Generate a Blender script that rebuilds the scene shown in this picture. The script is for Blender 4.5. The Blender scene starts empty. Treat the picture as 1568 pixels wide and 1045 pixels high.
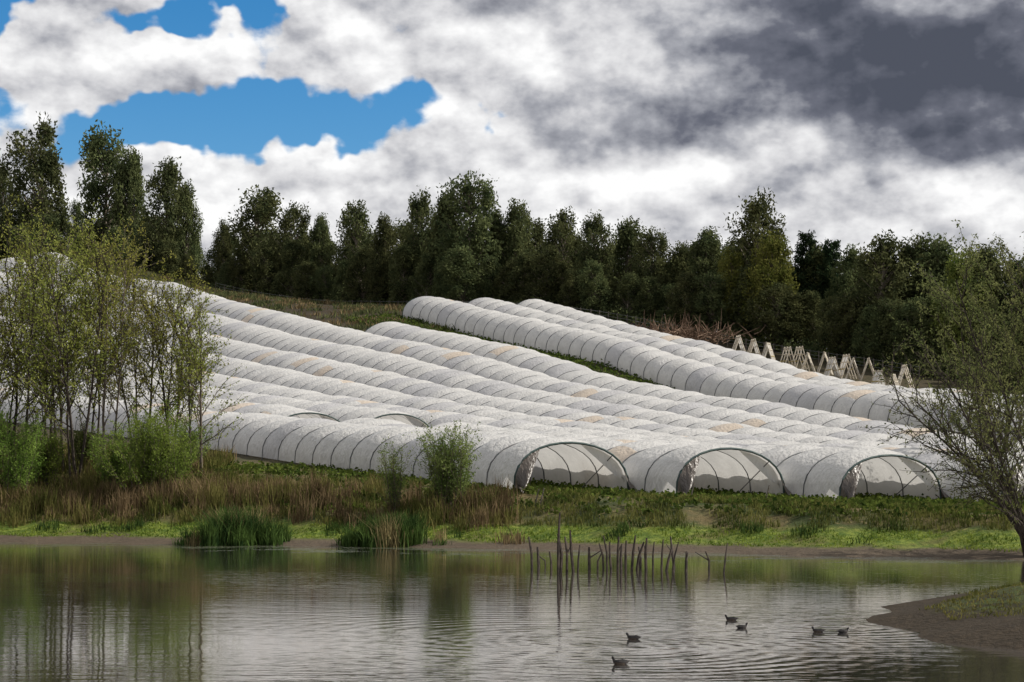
import bpy, math, numpy as np
from mathutils import Vector, noise as mnoise
rng = np.random.default_rng(7)
F=2613.0; HOR=742.0; CX=784.0; CAMH=3.0
sc=bpy.context.scene
# ---------------------------------------------------------------- helpers
def link(o):
    sc.collection.objects.link(o); return o
class MB:
    def __init__(s): s.v=[]; s.f=[]; s.m=[]; s.n=0
    def add(s,v,f,m=0):
        v=np.asarray(v,dtype=np.float64).reshape(-1,3); f=np.asarray(f,dtype=np.int64).reshape(-1,4)
        s.v.append(v); s.f.append(f+s.n)
        s.m.append(np.full(len(f),m) if np.isscalar(m) else np.asarray(m))
        s.n+=len(v)
    def mesh(s,name,mats,smooth=False):
        v=np.concatenate(s.v); f=np.concatenate(s.f); m=np.concatenate(s.m)
        me=bpy.data.meshes.new(name)
        me.vertices.add(len(v)); me.vertices.foreach_set('co',v.astype(np.float32).ravel())
        me.loops.add(len(f)*4); me.loops.foreach_set('vertex_index',f.astype(np.int32).ravel())
        me.polygons.add(len(f)); me.polygons.foreach_set('loop_start',np.arange(0,len(f)*4,4,dtype=np.int32))
        me.polygons.foreach_set('loop_total',np.full(len(f),4,dtype=np.int32))
        me.polygons.foreach_set('material_index',m.astype(np.int32))
        me.polygons.foreach_set('use_smooth',np.full(len(f),bool(smooth)))
        for mt in mats: me.materials.append(mt)
        me.update(calc_edges=True); me.validate()
        return me
    def obj(s,name,mats,smooth=False,parent=None):
        o=link(bpy.data.objects.new(name,s.mesh(name,mats,smooth)))
        if parent: o.parent=parent
        return o
def grid_faces(nu,nv,closed_v=False):
    i=np.arange(nu-1)[:,None]; j=np.arange(nv if closed_v else nv-1)[None,:]
    j2=(j+1)%nv
    a=i*nv+j; b=i*nv+j2; c=(i+1)*nv+j2; d=(i+1)*nv+j
    return np.stack([a,b,c,d],-1).reshape(-1,4)
def tube(mb,pts,rad,sides=5,m=0):
    pts=np.asarray(pts,float); n=len(pts); rad=np.broadcast_to(rad,(n,))
    t=np.gradient(pts,axis=0); t/=np.linalg.norm(t,axis=1)[:,None]+1e-9
    ref=np.where(np.abs(t[:,2:3])>.85,np.array([[1.,0,0]]),np.array([[0,0,1.]]))
    a=np.cross(t,ref); a/=np.linalg.norm(a,axis=1)[:,None]+1e-9; b=np.cross(t,a)
    th=np.linspace(0,2*np.pi,sides,endpoint=False)
    v=pts[:,None]+rad[:,None,None]*(np.cos(th)[None,:,None]*a[:,None]+np.sin(th)[None,:,None]*b[:,None])
    mb.add(v,grid_faces(n,sides,True),m)
def leaves(mb,c,l,w,rng,droop=0.0,m=0):
    c=np.asarray(c); n=len(c)
    if n==0: return
    a=rng.normal(size=(n,3)); a[:,2]-=droop*1.5; a/=np.linalg.norm(a,axis=1)[:,None]
    r=rng.normal(size=(n,3)); b=np.cross(a,r); b/=np.linalg.norm(b,axis=1)[:,None]+1e-9
    L=(l*rng.uniform(.6,1.4,n))[:,None]/2; W=(w*rng.uniform(.6,1.4,n))[:,None]/2
    v=np.stack([c-a*L,c+b*W,c+a*L,c-b*W],1)
    mb.add(v,np.arange(n*4).reshape(-1,4),m)
def blades(mb,base,h,w,rng,lean=.3,m=0):
    base=np.asarray(base); n=len(base)
    H=h*rng.uniform(.55,1.25,n); az=rng.uniform(0,2*np.pi,n); ln=np.abs(rng.normal(0,lean,n))*H
    top=base+np.stack([np.cos(az)*ln,np.sin(az)*ln,H],1)
    mid=base+np.stack([np.cos(az)*ln*.35,np.sin(az)*ln*.35,H*.6],1)
    az2=rng.uniform(0,np.pi,n); d=np.stack([np.cos(az2),np.sin(az2),0*az2],1)*(w*rng.uniform(.6,1.4,n))[:,None]/2
    v=np.stack([base-d,base+d,mid+d*.75,mid-d*.75, mid-d*.75,mid+d*.75,top+d*.12,top-d*.12],1)
    mb.add(v,np.arange(n*8).reshape(-1,4),m)
# ---------------------------------------------------------------- node helpers
class NT:
    def __init__(s,tree): s.t=tree; s.n=tree.nodes; s.l=tree.links
    def new(s,typ,**k):
        nd=s.n.new(typ)
        for a,b in k.items(): setattr(nd,a,b)
        return nd
    def con(s,a,b):
        s.l.new(a,b)
    def inp(s,sock,val):
        if hasattr(val,'links'): s.l.new(val,sock)
        else: sock.default_value=val
    def math(s,op,a,b=0.0,c=0.0,clamp=False):
        nd=s.new('ShaderNodeMath',operation=op); nd.use_clamp=clamp
        s.inp(nd.inputs[0],a); s.inp(nd.inputs[1],b)
        return nd.outputs[0]
    def smooth(s,v,a,b,lo=0.0,hi=1.0):
        nd=s.new('ShaderNodeMapRange'); nd.interpolation_type='SMOOTHSTEP'
        s.inp(nd.inputs['Value'],v); nd.inputs['From Min'].default_value=a; nd.inputs['From Max'].default_value=b
        nd.inputs['To Min'].default_value=lo; nd.inputs['To Max'].default_value=hi
        return nd.outputs[0]
    def noise(s,vec,scale,detail=4,rough=.5,dist=0.0):
        nd=s.new('ShaderNodeTexNoise'); s.inp(nd.inputs['Vector'],vec)
        nd.inputs['Scale'].default_value=scale; nd.inputs['Detail'].default_value=detail
        nd.inputs['Roughness'].default_value=rough; nd.inputs['Distortion'].default_value=dist
        return nd
    def mix(s,f,a,b):
        nd=s.new('ShaderNodeMix',data_type='RGBA')
        s.inp(nd.inputs[0],f); s.inp(nd.inputs[6],a if hasattr(a,'links') else (*a,1)); s.inp(nd.inputs[7],b if hasattr(b,'links') else (*b,1))
        return nd.outputs[2]
    def vscale(s,vec,xyz):
        nd=s.new('ShaderNodeVectorMath',operation='MULTIPLY'); s.inp(nd.inputs[0],vec); nd.inputs[1].default_value=xyz
        return nd.outputs[0]
def newmat(name):
    m=bpy.data.materials.new(name); m.use_nodes=True; m.node_tree.nodes.clear()
    t=NT(m.node_tree); out=t.new('ShaderNodeOutputMaterial')
    return m,t,out
def leafmat(name,c1,c2,trans=.3,clump=.6,val=(.78,1.22)):
    m,t,out=newmat(name)
    g=t.new('ShaderNodeNewGeometry'); tc=t.new('ShaderNodeTexCoord')
    n=t.noise(tc.outputs['Object'],clump,1,.5)
    f=t.math('ADD',t.math('MULTIPLY',g.outputs['Random Per Island'],.6),t.smooth(n.outputs['Fac'],.35,.65,-.1,.5))
    col=t.mix(f,c1,c2)
    oi=t.new('ShaderNodeObjectInfo')
    hv=t.new('ShaderNodeHueSaturation'); t.con(col,hv.inputs['Color'])
    t.con(t.smooth(oi.outputs['Random'],0,1,.478,.512),hv.inputs['Hue']); t.con(t.smooth(oi.outputs['Random'],0,1,*val),hv.inputs['Value'])
    p=t.new('ShaderNodeBsdfDiffuse'); t.con(hv.outputs[0],p.inputs['Color'])
    tr=t.new('ShaderNodeBsdfTranslucent'); t.con(hv.outputs[0],tr.inputs['Color'])
    mx=t.new('ShaderNodeMixShader'); mx.inputs[0].default_value=trans
    t.con(p.outputs[0],mx.inputs[1]); t.con(tr.outputs[0],mx.inputs[2]); t.con(mx.outputs[0],out.inputs['Surface'])
    return m
def simplemat(name,c1,c2,scale=3,rough=.8,bump=.0,stretch=(1,1,1)):
    m,t,out=newmat(name); tc=t.new('ShaderNodeTexCoord')
    n=t.noise(t.vscale(tc.outputs['Object'],stretch),scale,3,.6)
    col=t.mix(t.smooth(n.outputs['Fac'],.35,.65),c1,c2)
    p=t.new('ShaderNodeBsdfPrincipled'); t.con(col,p.inputs['Base Color']); p.inputs['Roughness'].default_value=rough
    p.inputs['Specular IOR Level'].default_value=.25
    if bump:
        b=t.new('ShaderNodeBump'); b.inputs['Strength'].default_value=bump; b.inputs['Distance'].default_value=.05
        t.con(n.outputs['Fac'],b.inputs['Height']); t.con(b.outputs[0],p.inputs['Normal'])
    t.con(p.outputs[0],out.inputs['Surface']); return m
# ---------------------------------------------------------------- terrain function
U=np.array([.866,.5]); B=np.array([-.5,.866]); O=np.array([0.,91.])
def st(s,t): return O+s*U+t*B
def gz(py,d): return CAMH+(HOR-py)*d/F
def gx(px,d): return (px-CX)/F*d
ctrl=[]
for s,t,z in [(0,-40,1.2),(0,-20,1.9),(0,0,2.65),(0,45,5.5),(0,114,10.0),(0,200,17.5),(0,312,30),(15.2,-8.5,2.0),(30,-17,1.8),
  (61,-10,1.2),(61,22,3.1),(61,40,5.2),(61,90,12.6),(61,148,23.2),(61,230,38.5),(61,312,54),(77,54,8.6),(77,110,18.6),(77,167,29.4),(98,87,12.8),(98,167,31),(-40,0,3),(-40,100,9),(-60,250,24)]:
    p=st(s,t); ctrl.append((p[0],p[1],z))
def tdepth(px): return float(np.interp(px,[-300,0,300,560,700,1000,1200,1568,1800],[520,490,420,350,325,300,285,250,235]))
def tbase(px): return float(np.interp(px,[-300,0,300,430,560,830,1000,1200,1568,1800],[405,405,447,468,482,484,496,528,590,610]))
for px in (-250,0,150,300,430,560,700,830,1000,1200,1400,1568,1800):
    d=tdepth(px); ctrl.append((gx(px,d),d,gz(tbase(px),d)))
    d2=d+60; ctrl.append((gx(px,d2),d2,gz(tbase(px),d)+3))
for px,py,d in [(1140,550,262),(1300,575,245),(1380,598,232)]: ctrl.append((gx(px,d),d,gz(py,d)))
C=np.array(ctrl)
def tps_phi(r2): return .5*r2*np.log(r2+1e-6)
S0=100.
Xc=C[:,:2]/S0
K=tps_phi(((Xc[:,None]-Xc[None])**2).sum(-1))+np.eye(len(C))*.002
Pm=np.hstack([np.ones((len(C),1)),Xc]); A=np.block([[K,Pm],[Pm.T,np.zeros((3,3))]])
sol=np.linalg.solve(A,np.concatenate([C[:,2],np.zeros(3)]))
def hill(x,y):
    x=np.clip(np.asarray(x,float),-230,180)/S0; y=np.clip(np.asarray(y,float),70,560)/S0
    sh=x.shape; q=np.stack([x.ravel(),y.ravel()],1); out=np.zeros(len(q))
    for i in range(0,len(q),20000):
        r=q[i:i+20000]; k=tps_phi(((r[:,None]-Xc[None])**2).sum(-1)); out[i:i+20000]=k@sol[:-3]+sol[-3]+r@sol[-2:]
    return out.reshape(sh)
def yfar(x):
    return np.interp(x,[-90,-60,-27,-6,0,9.5,20,40,60],[80,91,89,81.6,79,74,68,62,50])+.35*np.sin(x*.8)+.25*np.sin(x*2.1+1)
def dland(x,y):
    d=np.maximum(y-yfar(x),13-y); d=np.maximum(d,-85-x); d=np.maximum(d,x-55)
    r=np.sqrt(((x-16.5)/8.6)**2+((y-36)/10.5)**2)+.03*np.sin(y*1.3)
    return np.maximum(d,(1-r)*9.), (1-r)*9.
def ground(x,y):
    x=np.asarray(x,float); y=np.asarray(y,float)
    d,dm=dland(x,y)
    prof=.11*d+.17*np.maximum(0,d-3)
    h=np.maximum(hill(x,y),1.2)
    h=np.where(y<40,1.5,h)
    land=np.where(prof<h-.5,prof,np.where(prof>h+.5,h,prof-(prof-h+.5)**2/2))
    mound=np.minimum(.2*dm,1.05-.35*np.exp(-np.maximum(dm,0)*.6))
    land=np.where((dm>0)&(y<60),mound,land)
    return np.where(d>0,land,np.maximum(-1.0,d*.2))
def g1(x,y): return float(ground(np.array([x]),np.array([y]))[0])
# ---------------------------------------------------------------- ground material
def ground_material():
    m,t,out=newmat('ground_soil_grass'); g=t.new('ShaderNodeNewGeometry')
    sx=t.new('ShaderNodeSeparateXYZ'); t.con(g.outputs['Position'],sx.inputs[0])
    pos=g.outputs['Position']
    nA=t.noise(pos,.35,4,.6); nB=t.noise(pos,2.5,4,.65)
    z=t.math('ADD',sx.outputs['Z'],t.math('MULTIPLY',t.math('SUBTRACT',nA.outputs['Fac'],.5),.6))
    mud=t.mix(nB.outputs['Fac'],(.045,.035,.026),(.15,.115,.08))
    grass=t.mix(t.smooth(nB.outputs['Fac'],.35,.7),(.07,.115,.018),(.21,.25,.045))
    grass=t.mix(t.smooth(nA.outputs['Fac'],.52,.68,0,.65),grass,(.12,.10,.04))
    rough=t.mix(t.smooth(nA.outputs['Fac'],.38,.62),(.05,.065,.022),(.14,.11,.05))
    rough=t.mix(t.smooth(nB.outputs['Fac'],.55,.7),rough,(.22,.17,.08))
    field=t.mix(t.smooth(nB.outputs['Fac'],.4,.65),(.035,.036,.018),(.085,.06,.036))
    field=t.mix(t.smooth(sx.outputs['Z'],24,34,0,.6),field,(.035,.024,.015))
    c=t.mix(t.smooth(z,.20,.42),mud,grass)
    c=t.mix(t.smooth(z,.8,1.2),c,rough)
    c=t.mix(t.smooth(z,3.0,6.0),c,field)
    near=t.smooth(sx.outputs['Y'],52,58,1,0)
    turf=t.mix(t.smooth(nB.outputs['Fac'],.4,.62),(.035,.032,.014),(.06,.08,.02))
    mud2=t.mix(nB.outputs['Fac'],(.018,.014,.009),(.065,.048,.030))
    turf=t.mix(t.smooth(z,.28,.5),mud2,turf)
    c=t.mix(near,c,turf)
    p=t.new('ShaderNodeBsdfPrincipled'); t.con(c,p.inputs['Base Color']); p.inputs['Roughness'].default_value=.9
    p.inputs['Specular IOR Level'].default_value=.15
    b=t.new('ShaderNodeBump'); b.inputs['Strength'].default_value=.8; b.inputs['Distance'].default_value=.15
    t.con(t.noise(pos,5,4,.7).outputs['Fac'],b.inputs['Height']); t.con(b.outputs[0],p.inputs['Normal'])
    t.con(p.outputs[0],out.inputs['Surface']); return m
xs=np.concatenate([[-4000,-1500,-700,-400],np.arange(-280,-60,8),np.arange(-60,45,.9),np.arange(45,200,6),[300,600,1500,4000]])
ys=np.concatenate([[-600,-200,-60,-20,-5,4,9],np.arange(11,20,1),np.arange(20,66,.9),np.arange(66,100,.5),np.arange(100,150,2),np.arange(150,600,8),[700,1000,2000,5000]])
GX,GY=np.meshgrid(xs,ys,indexing='ij'); GZ=ground(GX,GY)
nz=np.array([[mnoise.noise(Vector((a*.5,b*.5,0)))*.12+mnoise.noise(Vector((a*1.6,b*1.6,4)))*.07 for b in ys] for a in xs])
GZ=GZ+np.where(GZ>.1,nz*np.clip(GZ,.4,1),nz*.35)
mb=MB(); mb.add(np.stack([GX,GY,GZ],-1),grid_faces(len(xs),len(ys))[:,::-1])
terrain=mb.obj('hillside_ground',[ground_material()],True)
# ---------------------------------------------------------------- water
def water_material():
    m,t,out=newmat('pond_water'); g=t.new('ShaderNodeNewGeometry'); pos=g.outputs['Position']
    n1=t.noise(t.vscale(pos,(.5,1.6,1)),1.3,2,.55); n2=t.noise(t.vscale(pos,(.8,3.0,1)),2.6,2,.5)
    n0=t.noise(pos,.07,2,.5)
    def ring(cx,cy,k,R):
        vm=t.new('ShaderNodeVectorMath',operation='DISTANCE'); t.con(pos,vm.inputs[0]); vm.inputs[1].default_value=(cx,cy,0)
        d=vm.outputs['Value']
        return t.math('MULTIPLY',t.math('SINE',t.math('MULTIPLY',d,k)),t.smooth(d,.5,R,1,0))
    r=t.math('ADD',ring(.6,34,11,10),ring(gx(960,31),31,14,8)); r=t.math('ADD',r,ring(gx(1270,36.),36.,13,6))
    h=t.math('ADD',t.math('MULTIPLY',n1.outputs['Fac'],1.0),t.math('MULTIPLY',n2.outputs['Fac'],.45))
    h=t.math('MULTIPLY',h,t.smooth(n0.outputs['Fac'],.35,.65,.5,1.3))
    h=t.math('ADD',h,t.math('MULTIPLY',r,.2))
    b=t.new('ShaderNodeBump'); b.inputs['Strength'].default_value=1; b.inputs['Distance'].default_value=.0075; t.con(h,b.inputs['Height'])
    p=t.new('ShaderNodeBsdfPrincipled'); p.inputs['Base Color'].default_value=(.07,.067,.06,1); p.inputs['Roughness'].default_value=.02
    p.inputs['IOR'].default_value=1.5; p.inputs['Specular IOR Level'].default_value=1.0; t.con(b.outputs[0],p.inputs['Normal'])
    gl=t.new('ShaderNodeBsdfGlossy'); gl.inputs['Roughness'].default_value=.03; gl.inputs['Color'].default_value=(1,.98,.97,1); t.con(b.outputs[0],gl.inputs['Normal'])
    m0=t.new('ShaderNodeMixShader'); m0.inputs[0].default_value=.7; t.con(p.outputs[0],m0.inputs[1]); t.con(gl.outputs[0],m0.inputs[2])
    sx=t.new('ShaderNodeSeparateXYZ'); t.con(pos,sx.inputs[0])
    nw=t.noise(t.vscale(pos,(.35,.5,1)),.8,4,.65)
    band=t.math('ADD',sx.outputs['Y'],t.math('MULTIPLY',sx.outputs['X'],.45))
    w=t.math('ADD',nw.outputs['Fac'],t.smooth(band,58,78,-.35,.10))
    wf=t.math('MULTIPLY',t.smooth(w,.54,.60),t.smooth(t.noise(pos,6,2,.5).outputs['Fac'],.40,.52))
    d=t.new('ShaderNodeBsdfPrincipled'); d.inputs['Base Color'].default_value=(.05,.06,.024,1); d.inputs['Roughness'].default_value=.5
    mx=t.new('ShaderNodeMixShader'); t.con(t.math('MULTIPLY',wf,.7),mx.inputs[0]); t.con(m0.outputs[0],mx.inputs[1]); t.con(d.outputs[0],mx.inputs[2])
    t.con(mx.outputs[0],out.inputs['Surface']); return m
mb=MB(); wx=np.linspace(-100,70,40); wy=np.linspace(5,100,30); WX,WY=np.meshgrid(wx,wy,indexing='ij')
mb.add(np.stack([WX,WY,WX*0],-1),grid_faces(40,30)[:,::-1]); mb.obj('pond_water',[water_material()],True)
# ---------------------------------------------------------------- polytunnels
def plastic(name,col,trans=.3):
    m,t,out=newmat(name); g=t.new('ShaderNodeNewGeometry'); pos=g.outputs['Position']
    n=t.noise(pos,.5,3,.6); n2=t.noise(t.vscale(pos,(3,3,1)),1.2,3,.6)
    dirt=t.mix(t.smooth(n.outputs['Fac'],.35,.7),col,tuple(c*.86 for c in col))
    dirt=t.mix(t.smooth(n2.outputs['Fac'],.6,.8,0,.35),dirt,(col[0]*.85,col[1]*.78,col[2]*.70))
    p=t.new('ShaderNodeBsdfPrincipled'); t.con(dirt,p.inputs['Base Color']); p.inputs['Roughness'].default_value=.3
    p.inputs['Specular IOR Level'].default_value=.5
    b=t.new('ShaderNodeBump'); b.inputs['Strength'].default_value=1.0; b.inputs['Distance'].default_value=.15
    t.con(n2.outputs['Fac'],b.inputs['Height']); t.con(b.outputs[0],p.inputs['Normal'])
    tr=t.new('ShaderNodeBsdfTranslucent'); t.con(dirt,tr.inputs['Color'])
    mx=t.new('ShaderNodeMixShader'); mx.inputs[0].default_value=trans
    t.con(p.outputs[0],mx.inputs[1]); t.con(tr.outputs[0],mx.inputs[2]); t.con(mx.outputs[0],out.inputs['Surface']); return m
M_pl=plastic('polythene_white',(.80,.785,.755)); M_pe=plastic('polythene_aged',(.80,.68,.55)); M_gr=plastic('polythene_grey',(.66,.65,.65))
M_fold=plastic('polythene_muddy_fold',(.17,.145,.125),.2)
M_hoop=simplemat('galvanised_hoop',(.07,.08,.085),(.14,.14,.14),2,.5)
M_ehoop=simplemat('green_end_hoop',(.03,.06,.06),(.07,.10,.09),2,.5)
W=7.6; HS=3.0
def tunnel(name,s,t0,t1,hgt=2.7,open0=True,hr=.036):
    n=int(round((t1-t0)/HS)); sub=4; NT_=n*sub+1; NA=17
    tt=t0+np.arange(NT_)*(HS/sub); fr=(np.arange(NT_)%sub)/sub
    th=np.linspace(0,np.pi,NA)
    ws=(1-np.cos(th))/2; hs=np.sin(th)**.72
    L=np.array([st(s+.12,a) for a in tt]); R=np.array([st(s+W-.12,a) for a in tt])
    zL=ground(L[:,0],L[:,1]); zR=ground(R[:,0],R[:,1])
    hj=rng.normal(0,.07,n+2); k=np.arange(NT_)/sub; jit=np.interp(k,np.arange(n+2),hj)
    bul=1+np.repeat(rng.uniform(.09,.15,n+1),sub)[:NT_]*np.sin(np.pi*fr)**.7
    hh=(hgt+jit)*bul
    xy=L[:,None]*(1-ws)[None,:,None]+R[:,None]*ws[None,:,None]
    ctr=(L+R)/2; xy=ctr[:,None]+(xy-ctr[:,None])*(1+.02*np.sin(np.pi*fr))[:,None,None]
    z=zL[:,None]*(1-ws)+zR[:,None]*ws+hh[:,None]*hs[None]
    z[:,0]+=.10; z[:,-1]+=.10
    mb=MB(); f=grid_faces(NT_,NA)
    seg=(np.arange(NT_-1)//sub); ty=rng.choice([0,1,2],size=(n,),p=[.76,.07,.17])
    mi=np.repeat(ty[seg][:,None],NA-1,1)
    for i in range(n):
        if ty[i]==1:
            k0=rng.integers(0,10); mm=mi[seg==i]; mm[:]=0; mm[:,k0:k0+5]=1; mi[seg==i]=mm
    mb.add(np.stack([xy[...,0],xy[...,1],z],-1),f,mi.ravel())
    for i in range(n+1):
        j=min(i*sub,NT_-1); pts=np.stack([xy[j,:,0],xy[j,:,1],z[j]],-1); pts[:,2]+=.03
        pts[0,2]-=.25; pts[-1,2]-=.25
        end=(i==0 or i==n)
        tube(mb,pts,.065 if end else hr,4,4 if end else 3)
    if open0:
        A=np.array([xy[0,:,0],xy[0,:,1],z[0]]).T
        fw=np.array([-B[0],-B[1]])
        for side,idx in ((0,[0,1,2,3,4,5]),(1,[16,15,14])):
            base=A[idx[0]].copy(); peg=np.array([base[0]+fw[0]*1.1+(-U[0]*.1 if side==0 else U[0]*.1),base[1]+fw[1]*1.1-(.1),0]); peg[2]=g1(peg[0],peg[1])+.05
            top=A[idx]; nn=len(idx)
            rows=[]
            for q in np.linspace(0,1,7):
                a=top*(1-q)+peg*q; a[:,2]-=.35*np.sin(np.pi*q)*np.linspace(0,1,nn)
                a[:,0]+=.16*np.sin(np.arange(nn)*2.4)*np.sin(np.pi*q); a[:,1]+=.2*np.cos(np.arange(nn)*2.1)*np.sin(np.pi*q); rows.append(a)
            mb.add(np.array(rows),grid_faces(7,nn),5)
        tube(mb,[A[4],np.array([*st(s+W*.3,t0+2),g1(*st(s+W*.3,t0+2))])],.03,4,3)
        tube(mb,[A[12],np.array([*st(s+W*.72,t0+2),g1(*st(s+W*.72,t0+2))])],.03,4,3)
        rows=[]
        for q in np.linspace(0,1,6):
            a=A[9:16].copy(); bot=A[15].copy(); bot[2]-=.3; a=a*(1-q*.8)+bot*q*.8; a[:,0]+=B[0]*.3; a[:,1]+=B[1]*.3; a[:,0]+=.06*np.sin(np.arange(7)*2)*q; rows.append(a)
        mb.add(np.array(rows),grid_faces(6,7),0)
    return mb.obj(name,[M_pl,M_pe,M_gr,M_hoop,M_ehoop,M_fold],True)
tunnel('polytunnel',0,0,231,hr=.05)
tunnel('polytunnel',7.6,-4.2,43.8,hr=.045); tunnel('polytunnel',7.6,53.5,299.5,2.95)
tunnel('polytunnel',15.2,-8.5,42.5,hr=.045); tunnel('polytunnel',15.2,52.5,298.5,3.0)
for k in range(3,8):
    tunnel('polytunnel',7.6*k,-4.25*k,-4.25*k+3*int((325+4.25*k+rng.uniform(-12,12))/3),hr=.045)
tunnel('polytunnel',60.8,-30,150,hr=.045)
for k in range(3):
    tunnel('polytunnel',77.5+7.6*k,8,170-5*k,3.3,hr=.06)
# ---------------------------------------------------------------- vegetation materials
M_bark=simplemat('bark_grey_brown',(.07,.055,.042),(.16,.13,.10),4,.9,.0,(3,3,.6))
M_barkd=simplemat('bark_dark_wet',(.025,.020,.016),(.07,.055,.042),4,.9,.0,(3,3,.6))
M_barkp=simplemat('bark_pale_gum',(.16,.13,.10),(.34,.29,.23),2,.8,.0,(2,2,.4))
M_euc=leafmat('gum_leaves',(.047,.064,.030),(.145,.16,.066),.3,.35)
M_lit=leafmat('light_green_leaves',(.08,.11,.025),(.22,.23,.06),.35,.35)
M_pine=leafmat('pine_needles',(.018,.035,.018),(.05,.075,.033),.1,.4)
M_ald=leafmat('spring_leaves',(.13,.16,.03),(.34,.35,.09),.45,.6,(.9,1.15))
M_wil=leafmat('willow_leaves',(.06,.08,.028),(.2,.21,.08),.4,.6)
M_bush=leafmat('bush_leaves',(.10,.17,.03),(.27,.36,.08),.45,.8)
M_sh=leafmat('shrub_leaves',(.08,.12,.03),(.24,.28,.09),.4,.8)
M_reed=leafmat('reed_green',(.018,.035,.012),(.08,.12,.03),.2,1.2)
M_dry=leafmat('dry_rushes',(.085,.068,.032),(.30,.235,.12),.25,.5)
M_gr1=leafmat('bank_grass',(.07,.12,.018),(.25,.30,.05),.3,.5,(1,1))
M_gr2=leafmat('rough_grass',(.05,.07,.018),(.20,.19,.06),.3,.5,(1,1))
M_straw=leafmat('strawberry_leaves',(.025,.06,.014),(.13,.19,.04),.3,.6)
# ---------------------------------------------------------------- treeline
def gum_mesh(seed,H=20.,R=3.1,low=.16,mat=None,leafl=.55,leafw=.24,nper=78,sparse=1.0,peak=.36):
    r=np.random.default_rng(seed); mb=MB()
    n=10; zz=np.linspace(0,H*.93,n); bx=np.cumsum(r.normal(0,.14,n)); by=np.cumsum(r.normal(0,.14,n)); bx[0]=by[0]=0
    tr=np.stack([bx,by,zz],1); tube(mb,tr,np.linspace(.34,.03,n)*H/20,6,0)
    nc=int(140*sparse)
    lobes=[(r.uniform(0,6.28),r.uniform(.2,1.0),r.uniform(.1,.38)) for _ in range(6)]
    for i in range(nc):
        u=r.random()**.92; h=low+(1-low)*u
        if u>peak: prof=(1-((u-peak)/(1.05-peak))**2.2)**.7
        else: prof=math.sqrt(max(.02,1-((peak-u)/(peak+.25))**2))
        az=r.uniform(0,6.28); rr=R*prof*math.sqrt(r.uniform(.06,1))
        for la,lh,ls in lobes:
            rr*=1+ls*math.exp(-((h-lh)/.13)**2)*math.cos(az-la)
        zc=h*H-(r.random()**2)*H*.03; bi=np.interp(zc,zz,bx); bj=np.interp(zc,zz,by)
        c=np.array([bi+rr*math.cos(az),bj+rr*math.sin(az),zc])
        zs=max(H*.08,zc-abs(rr)*1.2-.8); s0=np.array([np.interp(zs,zz,bx),np.interp(zs,zz,by),zs])
        mid=(s0+c)/2+np.array([0,0,.25]); tube(mb,[s0,mid,c],[.09,.06,.02],3,0)
        k=int(nper*r.uniform(.5,1.5)); sg=np.array([.46,.46,.9])*r.uniform(.7,1.3)
        off=np.clip(r.normal(size=(k,3)),-1.9,1.9)
        leaves(mb,c+off*sg-np.array([0,0,.6]),leafl,leafw,r,.9,1)
    return mb.mesh('gum_tree_mesh',[M_barkp if mat is None else M_bark,mat or M_euc])
def pine_mesh(seed,H=20.,R=4.5):
    r=np.random.default_rng(seed); mb=MB()
    tube(mb,[[0,0,0],[.1,0,H*.5],[0,.1,H*.97]],[.35,.22,.03],6,0)
    z=H*.12
    while z<H*.98:
        L=R*(1-z/H)**.6+.5
        for k in range(5):
            az=r.uniform(0,6.28); l=L*r.uniform(.55,1.2); q=np.linspace(0,1,5)
            pts=np.stack([np.cos(az)*l*q,np.sin(az)*l*q,z+.28*l*q**1.6],1); tube(mb,pts,np.linspace(.07,.015,5),3,0)
            m=int(36*l); qq=r.uniform(.25,1.05,m)
            c=np.stack([np.cos(az)*l*qq,np.sin(az)*l*qq,z+.28*l*qq**1.6],1)+r.normal(0,.25,(m,3))
            leaves(mb,c,.65,.2,r,-.6,1)
        z+=.75
    return mb.mesh('pine_tree_mesh',[M_barkd,M_pine])
gm=[gum_mesh(11+i,20,3.2+.35*(i%3),low=[.10,.18,.08,.16,.12,.2][i],sparse=[1,.9,1.1,.95,1,.85][i],peak=[.35,.5,.3,.55,.42,.6][i]) for i in range(6)]
tall=[gum_mesh(31+i,20,3.1,low=[.34,.28,.38][i],sparse=.56,peak=.5) for i in range(3)]
lit=[gum_mesh(51+i,20,4.2,low=.05,mat=M_lit,peak=.4) for i in range(2)]
pm=[pine_mesh(71),pine_mesh(72)]
def place(name,me,px,top,dd=0.,wscale=1.0,rs=rng):
    d=tdepth(px)+dd; x=gx(px,d); z=g1(x,d)-.3; h=(gz(top,d)-z)
    o=link(bpy.data.objects.new(name,me)); o.location=(x,d,z); s=h/20.
    o.scale=(s*wscale,s*wscale,s); o.rotation_euler=(0,0,rs.uniform(0,6.28)); return o
main=[(-60,250,'g',1),(5,254,'g',.95),(60,189,'t',1.15),(160,197,'t',1.15),(118,310,'g',.6),(207,234,'g',.8),(255,253,'g',1.1),(285,282,'g',.7),
(345,342,'g',.8),(395,290,'t',1.4),(450,318,'g',1.0),(490,334,'g',.9),(545,317,'g',1.1),(592,332,'g',.9),(640,300,'g',.95),(678,298,'g',.85),(722,276,'g',1.3),(757,327,'g',.8),(792,317,'g',1.0),
(862,324,'g',1.15),(905,334,'g',1.1),(955,340,'g',1.3),(1000,356,'g',1.2),(1082,356,'g',1.35),(1120,382,'l',.9),(1160,305,'t',1.2),(1182,358,'l',1.1),(1045,374,'g',1.2),
(1235,353,'p',1.0),(1275,365,'p',1.0),(1300,385,'g',1.1),(1345,363,'g',1.4),(1395,369,'g',1.3),(1440,369,'g',1.4),(1475,385,'l',1.1),(1510,381,'g',1.3),(1555,395,'p',1.1),(1600,387,'g',1.3)]
kk=0
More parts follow.
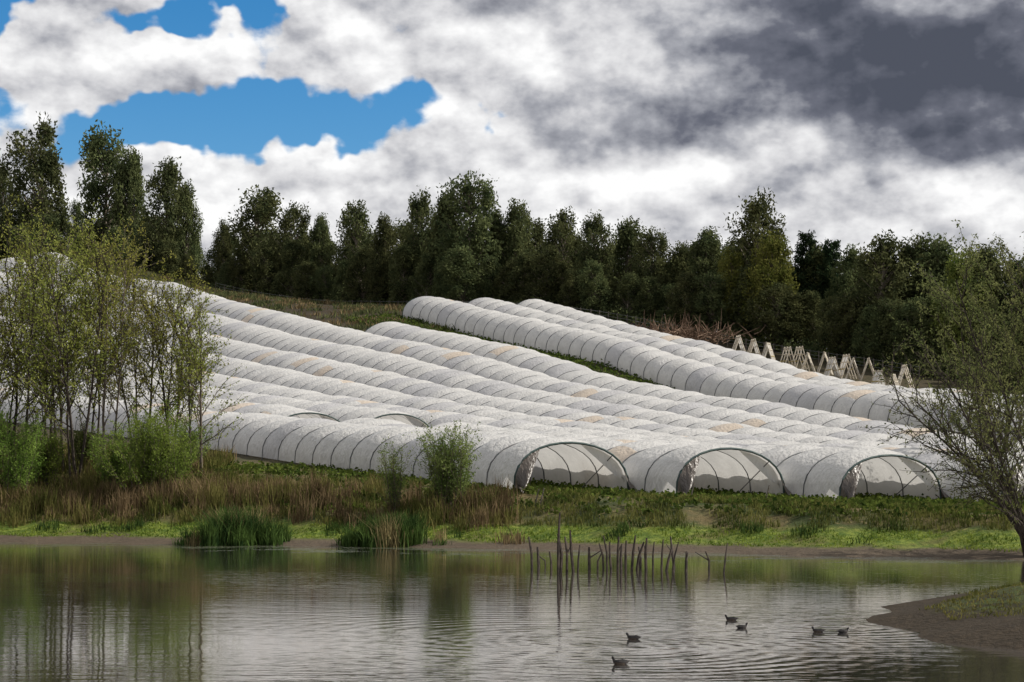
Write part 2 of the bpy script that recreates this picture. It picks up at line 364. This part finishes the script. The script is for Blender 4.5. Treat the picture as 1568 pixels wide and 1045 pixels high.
for px,top,ty,ws in main:
    kk+=1
    dd=rng.uniform(-6,6)
    if ty=='p': place('pine_tree',pm[kk%2],px,top,15,ws)
    elif ty=='l': place('birch_tree',lit[kk%2],px,top,-8,ws)
    elif ty=='t': place('gum_tree',tall[kk%3],px,top,dd,ws)
    else: place('gum_tree',gm[kk%6],px,top,dd,ws)
exx=np.array([p[0] for p in main]); ext=np.array([p[1] for p in main]); o_=np.argsort(exx)
for row,(dd,fac,step) in enumerate([(-9,.60,31),(16,.84,29)]):
    px=-120+row*9
    while px<1720:
        env=np.interp(px,exx[o_],ext[o_]); b=tbase(px)
        q=px+rng.uniform(-8,8); f=fac*rng.uniform(.72,1.05)
        if px<306: f*=.68
        if 306<q<335: f*=.5
        if 820<q<838: f*=.7
        place('gum_tree',gm[rng.integers(0,6)],q,b-(b-env)*f,dd+rng.uniform(-3,3),rng.uniform(1.15,1.5)/max(f,.6)**.5)
        px+=step
mb=MB(); r=np.random.default_rng(77)
for px in np.arange(300,1600,5.5):
    d=tdepth(px)-11+r.uniform(-3,3); x=gx(px,d); z=g1(x,d); hh=r.uniform(.8,2.8); k=110
    leaves(mb,np.array([x,d,z+hh*.5])+r.normal(size=(k,3))*np.array([.8,.8,hh*.33]),.5,.28,r,.2,0)
mb.obj('scrub_undergrowth',[M_euc])
# ---------------------------------------------------------------- branching trees
def grow(mb,r,p,d,L,rad,lev,maxl,lp,up=.15,kids=(5,4,3),spread=.8,wig=.12,leafden=14,start=.3,minr=.008):
    n=7; pts=[p.copy()]; dirs=[d.copy()]
    for i in range(n):
        d=d+r.normal(0,wig,3)*(.5 if lev==0 else 1)+np.array([0,0,up])*.3; d/=np.linalg.norm(d); p=p+d*L/n; pts.append(p.copy()); dirs.append(d.copy())
    pts=np.array(pts); tube(mb,pts,np.linspace(rad,max(minr,rad*.35),n+1),5 if lev==0 else 3,0)
    if lev>=maxl-1:
        k=max(2,int(leafden*L)); q=r.uniform(.15,1.05,k)*n; ii=np.clip(q.astype(int),0,n-1); fr=(q-ii)[:,None]
        c=pts[ii]*(1-fr)+pts[ii+1]*fr; lp.append(c+r.normal(0,.10,(k,3)))
    if lev<maxl:
        nk=kids[min(lev,len(kids)-1)]
        for k in range(nk):
            f=start+(1-start)*(k+r.random())/nk; i=min(int(f*n),n-1); q=pts[i]+(pts[i+1]-pts[i])*(f*n-i)
            a=r.normal(size=3); a-=a@dirs[i]*dirs[i]; a/=np.linalg.norm(a)
            nd=dirs[i]+a*spread*r.uniform(.7,1.3); nd/=np.linalg.norm(nd)
            grow(mb,r,q,nd,L*(.34 if lev==0 else .5)*r.uniform(.7,1.25)*(1.15-.5*f if lev==0 else 1),max(minr,rad*.45),lev+1,maxl,lp,up,kids,spread,wig,leafden,.2,minr)
def branchy(name,x,y,H,seed,stems=1,rad=.12,mats=None,leaf=(.16,.09),kids=(12,5,3),spreadst=.12,**kw):
    r=np.random.default_rng(seed); mb=MB(); lp=[]
    for k in range(stems):
        a=r.uniform(0,6.28); d=np.array([math.cos(a)*spreadst,math.sin(a)*spreadst,1.]); d+=np.append(r.normal(0,.04,2),0); d/=np.linalg.norm(d)
        off=np.array([r.normal(0,.25)*(stems>1),r.normal(0,.25)*(stems>1),-.15])
        grow(mb,r,off,d,H*r.uniform(.8,1.03) if k else H,rad*r.uniform(.7,1.1),0,2,lp,kids=kids,**kw)
    leaves(mb,np.concatenate(lp),leaf[0],leaf[1],r,.3,1)
    o=mb.obj(name,mats or [M_bark,M_ald]); o.location=(x,y,g1(x,y)); return o
def topz(px,d,top): 
    x=gx(px,d); return x,gz(top,d)-g1(x,d)
lt=[(-30,103,400,2),(12,106,396,3),(45,101,404,2),(92,104,388,3),(118,100,402,3),(140,107,392,2),(168,102,406,2),(198,106,420,2),(262,104,452,3),(300,101,480,2),(225,108,470,1),(70,109,414,2)]
for i,(px,d,top,stn) in enumerate(lt):
    x,h=topz(px,d,top)
    branchy('alder_tree',x,d,h,100+i,stems=stn,rad=.10,kids=(17,6,3),leafden=9.5,spread=.8,start=.22,spreadst=.07,mats=[M_barkd if i%3 else M_bark,M_ald])
def bush(name,px,d,top,width,seed,mats,n=26,leaf=(.15,.06),den=26):
    x,h=topz(px,d,top); r=np.random.default_rng(seed); mb=MB(); lp=[]
    for k in range(n):
        a=r.uniform(0,6.28); sp=r.uniform(.05,1)*width/2/h; dd=np.array([math.cos(a)*sp,math.sin(a)*sp,1.]); dd/=np.linalg.norm(dd)
        grow(mb,r,np.array([r.normal(0,width*.08),r.normal(0,width*.08),-.1]),dd,h*r.uniform(.6,1.05)*(1-.15*sp),.022,0,1,lp,kids=(7,),spread=.55,leafden=den,start=.15,minr=.006)
    leaves(mb,np.concatenate(lp),leaf[0],leaf[1],r,-.2,1)
    o=mb.obj(name,mats); o.location=(x,d,g1(x,d)); return o
bush('willow_bush',240,97,630,8.0,201,[M_bark,M_bush],75)
bush('willow_bush',180,99,660,3.5,202,[M_bark,M_bush],30)
bush('willow_bush',30,99,645,4.5,203,[M_bark,M_bush],40)
bush('willow_bush',-20,100,630,4.0,204,[M_bark,M_bush],40)
bush('willow_bush',70,101,660,3.4,205,[M_bark,M_bush],26)
bush('willow_shrub',130,106,650,3.4,215,[M_bark,M_sh],26)
bush('willow_shrub',290,104,648,3.0,216,[M_bark,M_sh],26)
bush('willow_shrub',10,110,640,4.4,217,[M_bark,M_sh],30)
bush('willow_shrub',688,88,656,4.0,206,[M_bark,M_sh],46,(.14,.055),26)
bush('willow_shrub',603,89,682,1.8,207,[M_bark,M_sh],16,(.12,.05),18)
def right_willow():
    r=np.random.default_rng(303); mb=MB(); lp=[]; H=8.8
    for k in range(13):
        d=np.array([r.uniform(-.95,.4),r.uniform(-.4,.5),r.uniform(.5,1.4)]); d/=np.linalg.norm(d)
        grow(mb,r,np.array([r.normal(0,.25),r.normal(0,.25),-.2]),d,H*r.uniform(.6,1.0),.075,0,2,lp,up=-.02,kids=(12,6,3),spread=.6,wig=.13,leafden=8,start=.25)
    leaves(mb,np.concatenate(lp),.16,.05,r,.5,1)
    o=mb.obj('willow_tree',[M_barkd,M_wil]); x,y=gx(1595,68.5),68.5; o.location=(x,y,g1(x,y))
right_willow()
for i,(px,d,top) in enumerate([(1530,112,425),(1600,105,415)]):
    x,h=topz(px,d,top)
    branchy('willow_tree',x,d,h,320+i,stems=4,rad=.11,kids=(15,6,3),leafden=13,spread=.8,start=.15,spreadst=.2,mats=[M_barkd,M_wil],leaf=(.22,.10))
# ---------------------------------------------------------------- rushes and grasses
mb=MB()
for k in range(300):
    px=rng.uniform(-60,790)
    if px>560 and rng.random()<.4: continue
    d=np.interp(px,[-60,300,600,760],[97,95,90,86])+rng.normal(0,1.6); x=gx(px,d); n=int(rng.uniform(30,90))
    bx=x+rng.normal(0,.33,n); by=d+rng.normal(0,.33,n)
    blades(mb,np.stack([bx,by,ground(bx,by)-.05],1),rng.uniform(.35,1.4),.045,rng,.3,int(rng.random()<.5))
for k in range(420):
    px=rng.uniform(-90,345); d=rng.uniform(97,122); x=gx(px,d); n=int(rng.uniform(20,60))
    bx=x+rng.normal(0,.4,n); by=d+rng.normal(0,.4,n)
    blades(mb,np.stack([bx,by,ground(bx,by)-.05],1),rng.uniform(.3,1.0),.06,rng,.35,int(rng.random()<.7))
mb.obj('dry_rushes',[M_dry,M_gr2])
# rough tufts on the upper slope
mb=MB()
for k in range(500):
    p=st(rng.uniform(62,92),rng.uniform(152,320)); n=30
    bx=p[0]+rng.normal(0,.9,n); by=p[1]+rng.normal(0,.9,n)
    blades(mb,np.stack([bx,by,ground(bx,by)-.05],1),rng.uniform(.4,1.0),.2,rng,.5,int(rng.random()<.3))
mb.obj('slope_grass',[M_euc,M_dry])
for (px,d,wd,hh) in [(358,84.5,5.2,1.6),(602,82.5,4.8,1.35)]:
    mb=MB(); x0=gx(px,d)
    for k in range(60):
        cx=rng.normal(0,.42)*wd/2*1.05; cx=max(-wd/2,min(wd/2,cx)); cy=rng.normal(0,.6); n=int(rng.uniform(40,120))
        bx=cx+rng.normal(0,.2,n); by=cy+rng.normal(0,.2,n); z=np.maximum(ground(bx+x0,by+d),-.05)-.05
        blades(mb,np.stack([bx,by,z],1),hh*rng.uniform(.45,1.15)*(1-.45*(abs(cx)/(wd/2))**2),.045,rng,.4,0 if rng.random()<.85 else 1)
    o=mb.obj('reed_clump',[M_reed,M_dry]); o.location=(x0,d,0)
mb=MB(); n=60000; x=rng.uniform(-40,32,n); y=yfar(x)+rng.uniform(1.6,14,n)
z=ground(x,y); nn=np.array([mnoise.noise(Vector((a*.5,b*.5,9.))) for a,b in zip(x,y)])
low=(z>.25+.1*nn)&(z<.95)&(nn>-.35); hi_=(z>=.95)&(nn>-.15); dk=(z>.35)&(z<1.1)&(nn>.28)
B3=np.stack([x,y,z-.02],1)
blades(mb,B3[low],.12,.05,rng,.5,0)
blades(mb,B3[hi_],.32,.05,rng,.4,1)
blades(mb,B3[dk],.4,.05,rng,.4,2)
mb.obj('bank_grass',[M_gr1,M_gr2,M_reed])
mb=MB(); n=26000; a=rng.uniform(0,6.28,n); q=np.sqrt(rng.random(n)); x=16.5+8.4*q*np.cos(a); y=36+10.2*q*np.sin(a); z=ground(x,y); nn=np.array([mnoise.noise(Vector((c*.7,b*.7,2.))) for c,b in zip(x,y)]); k=(z>.33+.25*nn)
blades(mb,np.stack([x,y,z-.02],1)[k],.09,.03,rng,.6,0); mb.obj('turf_grass',[M_gr2])
def straw(name,srange,trange,sp,stp,size,cond=None,nl=12):
    mb=MB(); P=[]
    for s in np.arange(*srange,sp):
        t=np.arange(*trange,stp); t=t+rng.normal(0,.08,len(t)); t=t[rng.random(len(t))<.9]
        p=O[None]+s*U[None]+t[:,None]*B[None]+rng.normal(0,.06,(len(t),2)); P.append(p)
    P=np.concatenate(P)
    if cond is not None: P=P[cond(P)]
    z=ground(P[:,0],P[:,1]); c=np.concatenate([P,z[:,None]],1)
    c=np.repeat(c,nl,0); c+=rng.normal(size=c.shape)*np.array([size*.8,size*.8,size*.35]); c[:,2]+=size*.6
    leaves(mb,c,size*.8,size*.7,rng,0,0); return mb.obj(name,[M_straw])
def cfront(P):
    z=ground(P[:,0],P[:,1]); return (P[:,1]>yfar(P[:,0])+7)&(z>1.0)&(P[:,0]>-24)&(P[:,1]<112)
straw('strawberry_plants',(-40,60),(-45,25),1.3,.42,.27,cfront,10)
straw('strawberry_plants',(69.6,77.3),(0,175),1.25,.7,.42,None,10)
# ---------------------------------------------------------------- fence, brush pile, folded frames
M_post=simplemat('weathered_post',(.10,.085,.07),(.22,.19,.16),5,.9)
M_wire=simplemat('fence_wire',(.2,.2,.2),(.3,.3,.3),5,.5)
mb=MB(); prev=None
for px in np.arange(330,1420,14.0):
    d=tdepth(px)-18; x=gx(px,d); z=g1(x,d)
    tube(mb,[[x,d,z-.3],[x+rng.normal(0,.05),d,z+1.9]],[.09,.08],5,0)
    if prev is not None:
        for hh in (.6,1.1,1.7): tube(mb,[[prev[0],prev[1],prev[2]+hh],[x,d,z+hh]],.02,3,1)
    prev=(x,d,z)
mb.obj('post_and_wire_fence',[M_post,M_wire])
M_fr=simplemat('painted_frame_wood',(.50,.44,.34),(.70,.64,.54),3,.7); M_fd=simplemat('ochre_board',(.32,.25,.08),(.5,.4,.16),3,.8)
def aframe(px,base,d,h,n,yaw):
    mb=MB(); x=gx(px,d)
    for k in range(n):
        ox=(k-(n-1)/2)*h*.62; hh=h*rng.uniform(.8,1.1)
        for sgn in (-1,1):
            for w in (-.7,0,.7):
                tube(mb,[[ox+sgn*hh*.34,w,0],[ox-sgn*.05,w,hh]],.09,4,0)
            for q in (.12,.4,.68,.94):
                xx=ox+sgn*hh*.34*(1-q); tube(mb,[[xx,-.8,hh*q],[xx,.8,hh*q]],.08,4,0 if q!=.4 else 1)
            v=[[ox+sgn*hh*.31,-.6,hh*.05],[ox+sgn*hh*.31,.6,hh*.05],[ox+sgn*.06,.6,hh*.9],[ox+sgn*.06,-.6,hh*.9]]
            if rng.random()<.5: mb.add(v,[[0,1,2,3]],2)
    o=mb.obj('folded_trellis_frames',[M_fr,M_fd,M_pl]); o.location=(x,d,g1(x,d)); o.rotation_euler=(0,0,yaw)
for a in [(1142,0,255,3.8,2,.2),(1176,0,252,3.5,1,-.5),(1215,0,246,3.4,2,.45),(1250,0,243,3.8,2,-.3),(1285,0,240,3.7,2,.35),(1318,0,236,3.4,2,-.1),(1345,0,232,3.2,1,.5),(1385,0,226,4.1,1,.1),(1368,0,224,3.4,1,-.5)]: aframe(*a)
M_brush=simplemat('dead_brush',(.12,.075,.05),(.28,.19,.13),3,.9)
mb=MB(); r=np.random.default_rng(5)
for k in range(420):
    p=np.array([r.normal(0,3.4),r.normal(0,1.2),r.uniform(0,1.2)]); d=r.normal(size=3); d[2]=abs(d[2])*.8; d/=np.linalg.norm(d); L=r.uniform(1,3)
    tube(mb,[p,p+d*L*.5+r.normal(0,.1,3),p+d*L],[.06,.045,.02],3,0)
o=mb.obj('brush_pile',[M_brush]); d=268; o.location=(gx(1035,d),d,g1(gx(1035,d),d)+.2); o.scale=(1.3,1,1.5)
# ---------------------------------------------------------------- stakes in the water
M_stake=simplemat('wet_wood',(.018,.013,.010),(.06,.045,.035),6,.7)
mb=MB(); r=np.random.default_rng(9)
for px,top,base in [(815,822,872),(826,838,868),(836,850,868),(855,785,880),(857,818,880),(868,822,876),(880,812,876),(884,835,880),(903,838,872),(925,832,870),(930,820,872),(938,830,874),(946,822,870),(952,835,876),(958,828,870),(966,820,874),(972,830,872),(980,838,870),(990,824,874),(1000,830,872),(1012,826,870),(1016,840,874),(1027,830,872),(1035,822,870),(1050,845,874),(1106,832,878),(1085,845,872),(845,845,872),(915,845,874)]:
    d=CAMH*F/(base-HOR); x=gx(px,d); h=gz(top,d); lx,ly=r.normal(0,.16,2)
    rr=r.uniform(.7,1.35)
    p=np.array([[x,d,-.5],[x+lx*.4+r.normal(0,.04),d+ly*.4,h*.5],[x+lx,d+ly,h]]); tube(mb,p,np.array([.05,.045,.028])*rr,6,0)
    if r.random()<.4: tube(mb,[p[1],p[1]+np.array([r.normal(0,.25),0,.3])],[.03,.015],4,0)
mb.obj('wooden_stakes',[M_stake])
mb=MB()
for px,py0,py1 in [(822,752,800),(830,760,800),(1060,755,800),(1300,768,800),(1308,770,805),(1500,775,812),(1175,760,795)]:
    d=87.; x=gx(px,d); z=g1(x,d); tube(mb,[[x-.15,d,z-.2],[x+.1,d,z+.9]],[.035,.03],5,0)
mb.obj('ground_pegs',[M_post])
# ---------------------------------------------------------------- water birds
M_bird=simplemat('dark_plumage',(.012,.012,.013),(.035,.03,.028),12,.7); M_bill=simplemat('pale_bill',(.5,.45,.4),(.7,.65,.6),8,.5)
M_tan=simplemat('brown_flank',(.035,.028,.022),(.08,.06,.045),12,.7)
def duck(px,py,yaw,sc_=1.0,z0=None):
    d=CAMH*F/(py-HOR); x=gx(px,d); mb=MB()
    prof=[(-.23,.075,.004,.004),(-.20,.066,.025,.012),(-.15,.05,.06,.035),(-.08,.035,.088,.06),(0,.03,.098,.075),(.08,.035,.085,.068),(.125,.055,.055,.05),(.145,.082,.036,.034),(.155,.108,.030,.028),(.162,.128,.034,.032),(.180,.143,.034,.034),(.205,.142,.024,.025),(.220,.137,.013,.010),(.252,.130,.008,.004)]
    P=np.array([(a,0,b) for a,b,_,_ in prof]); T=np.gradient(P,axis=0); T/=np.linalg.norm(T,axis=1)[:,None]
    N=np.cross(T,[0,1,0]); th=np.linspace(0,2*np.pi,12,endpoint=False)
    v=P[:,None]+np.array([q[2] for q in prof])[:,None,None]*np.cos(th)[None,:,None]*np.array([0,1,0])+np.array([q[3] for q in prof])[:,None,None]*np.sin(th)[None,:,None]*N[:,None]
    f=grid_faces(len(prof),12,True); mi=np.zeros(len(f),int); mi[12*11:]=1
    mi[12*3:12*6][(np.arange(36)%12)>7]=2
    mb.add(v,f,mi)
    for sy in (-1,1): mb.add([[-.17,sy*.035,.080],[-.02,sy*.1,.05],[.07,sy*.09,.055],[-.05,sy*.06,.105]],[[0,1,2,3]],0)
    o=mb.obj('coot',[M_bird,M_bill,M_tan],True); o.location=(x,d,0 if z0 is None else g1(x,d)+.03); o.rotation_euler=(0,0,yaw); o.scale=(sc_,)*3
for a in [(970,979,2.9,.72),(950,1017,3.3,.75),(1120,950,3.0,.72),(1136,962,.3,.66),(1253,968,3.0,.66),(1291,969,.2,.62)]: duck(*a)
duck(237,827,.2,1.2,1); duck(1520,1022,.4,.8,1); duck(165,824,3,1.1,1); duck(1455,852,.3,1.0)
# ---------------------------------------------------------------- world
w=bpy.data.worlds.new('World'); sc.world=w; w.use_nodes=True; w.node_tree.nodes.clear(); t=NT(w.node_tree)
try: w.cycles.sampling_method='NONE'
except Exception as ex_: print(ex_)
SUN=Vector((.80,.02,.62)).normalized(); el=math.asin(SUN.z); az=math.atan2(SUN.x,SUN.y)
sky=t.new('ShaderNodeTexSky',sky_type='NISHITA'); sky.sun_disc=False; sky.sun_elevation=el; sky.sun_rotation=az
sky.air_density=1.0; sky.dust_density=.3; sky.ozone_density=2.5
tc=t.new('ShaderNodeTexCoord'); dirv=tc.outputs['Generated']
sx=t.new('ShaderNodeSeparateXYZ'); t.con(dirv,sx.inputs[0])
azn=t.math('ARCTAN2',sx.outputs['X'],sx.outputs['Y']); eln=t.math('ARCSINE',sx.outputs['Z'])
cv=t.new('ShaderNodeCombineXYZ'); t.con(azn,cv.inputs[0]); t.con(eln,cv.inputs[1])
warp=t.noise(dirv,13,4,.6)
wv=t.new('ShaderNodeVectorMath',operation='SUBTRACT'); t.con(warp.outputs['Color'],wv.inputs[0]); wv.inputs[1].default_value=(.5,.5,.5)
wv2=t.vscale(wv.outputs[0],(.14,.09,0)); wa=t.new('ShaderNodeVectorMath',operation='ADD'); t.con(cv.outputs[0],wa.inputs[0]); t.con(wv2,wa.inputs[1]); AE=wa.outputs[0]
def blob(px,py,rx,ry,amp):
    c=(math.atan((px-CX)/F),math.atan((HOR-py)/F),0)
    s=t.new('ShaderNodeVectorMath',operation='SUBTRACT'); t.con(AE,s.inputs[0]); s.inputs[1].default_value=c
    m=t.vscale(s.outputs[0],(F/rx,F/ry,0)); l=t.new('ShaderNodeVectorMath',operation='LENGTH'); t.con(m,l.inputs[0])
    return t.math('MULTIPLY',t.smooth(l.outputs['Value'],0.0,1.6,1,0),amp)
def total(lst):
    o=None
    for b in lst:
        v=blob(*b); o=v if o is None else t.math('ADD',o,v)
    return o
blue=total([(340,165,160,50,.95),(0,40,50,80,1.0),(225,195,110,55,.85),(490,190,70,30,.55),(600,190,80,35,.68),(250,10,110,22,.7),(340,70,35,80,.5),(320,340,60,40,.6),(20,215,110,45,.8),(735,200,25,30,.5)])
dark=total([(1250,100,330,125,1.0),(1480,120,260,160,.7),(1400,240,220,60,.45),(880,190,110,55,.4),(1250,295,70,25,.4),(560,260,120,30,.2)])
brt=total([(970,95,80,60,.9),(1480,190,90,30,.3),(150,80,150,60,.3),(400,240,170,50,.4),(1050,260,150,45,.4),(1320,310,180,25,.4),(550,80,250,100,.15)])
pv=t.vscale(dirv,(1,1,1.5))
n1=t.noise(pv,12,9,.55,0)
off=t.new('ShaderNodeVectorMath',operation='ADD'); t.con(pv,off.inputs[0]); off.inputs[1].default_value=(.006,0,.015)
n2=t.noise(off.outputs[0],12,5,.5,0)
big=t.noise(pv,9,4,.5)
cov=t.math('SUBTRACT',t.math('ADD',n1.outputs['Fac'],.25),t.math('MULTIPLY',blue,.55))
alpha=t.smooth(cov,.40,.55)
rel=t.math('SUBTRACT',n1.outputs['Fac'],n2.outputs['Fac'])
b0=t.math('ADD',t.math('MULTIPLY',rel,2.5),.765)
b1=t.math('ADD',b0,t.math('MULTIPLY',t.math('SUBTRACT',big.outputs['Fac'],.5),.75))
b1=t.math('ADD',b1,t.math('MULTIPLY',brt,.24))
b1=t.math('ADD',b1,t.smooth(sx.outputs['Y'],-.3,.35,-.25,0))  # darkening added to unseen clouds behind the camera, shades tunnel sides facing it
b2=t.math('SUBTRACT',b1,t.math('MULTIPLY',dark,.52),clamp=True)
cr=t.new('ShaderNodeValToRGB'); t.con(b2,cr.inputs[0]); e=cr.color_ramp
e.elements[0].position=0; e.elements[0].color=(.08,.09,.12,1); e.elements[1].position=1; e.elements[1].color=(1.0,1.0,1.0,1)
for p_,c_ in ((.25,(.15,.16,.20,1)),(.5,(.38,.39,.43,1)),(.72,(.68,.68,.70,1))):
    q=e.elements.new(p_); q.color=c_
bg1=t.new('ShaderNodeBackground'); hs=t.new('ShaderNodeHueSaturation'); hs.inputs['Saturation'].default_value=1.45; t.con(sky.outputs[0],hs.inputs['Color']); t.con(hs.outputs[0],bg1.inputs[0]); bg1.inputs[1].default_value=.125
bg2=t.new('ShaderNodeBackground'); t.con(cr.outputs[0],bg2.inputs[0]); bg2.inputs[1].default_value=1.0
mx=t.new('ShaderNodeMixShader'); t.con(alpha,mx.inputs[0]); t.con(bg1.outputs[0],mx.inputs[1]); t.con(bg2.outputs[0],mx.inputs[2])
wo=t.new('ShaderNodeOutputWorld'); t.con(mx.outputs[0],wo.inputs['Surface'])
sl=bpy.data.lights.new('sun','SUN'); sl.energy=5.0; sl.angle=math.radians(.6); sl.color=(1,.95,.87)
so=link(bpy.data.objects.new('sun',sl)); so.rotation_euler=SUN.to_track_quat('Z','Y').to_euler()
# ---------------------------------------------------------------- camera
cam=bpy.data.cameras.new('camera'); co=link(bpy.data.objects.new('camera',cam)); co.location=(0,0,CAMH); co.rotation_euler=(math.radians(90),0,0)
cam.sensor_width=36; cam.lens=36*F/1568; cam.shift_y=(HOR-522.5)/1568; cam.clip_end=12000; cam.clip_start=.1
sc.camera=co
sc.view_settings.view_transform='Standard'; sc.view_settings.look='None'; sc.view_settings.exposure=0
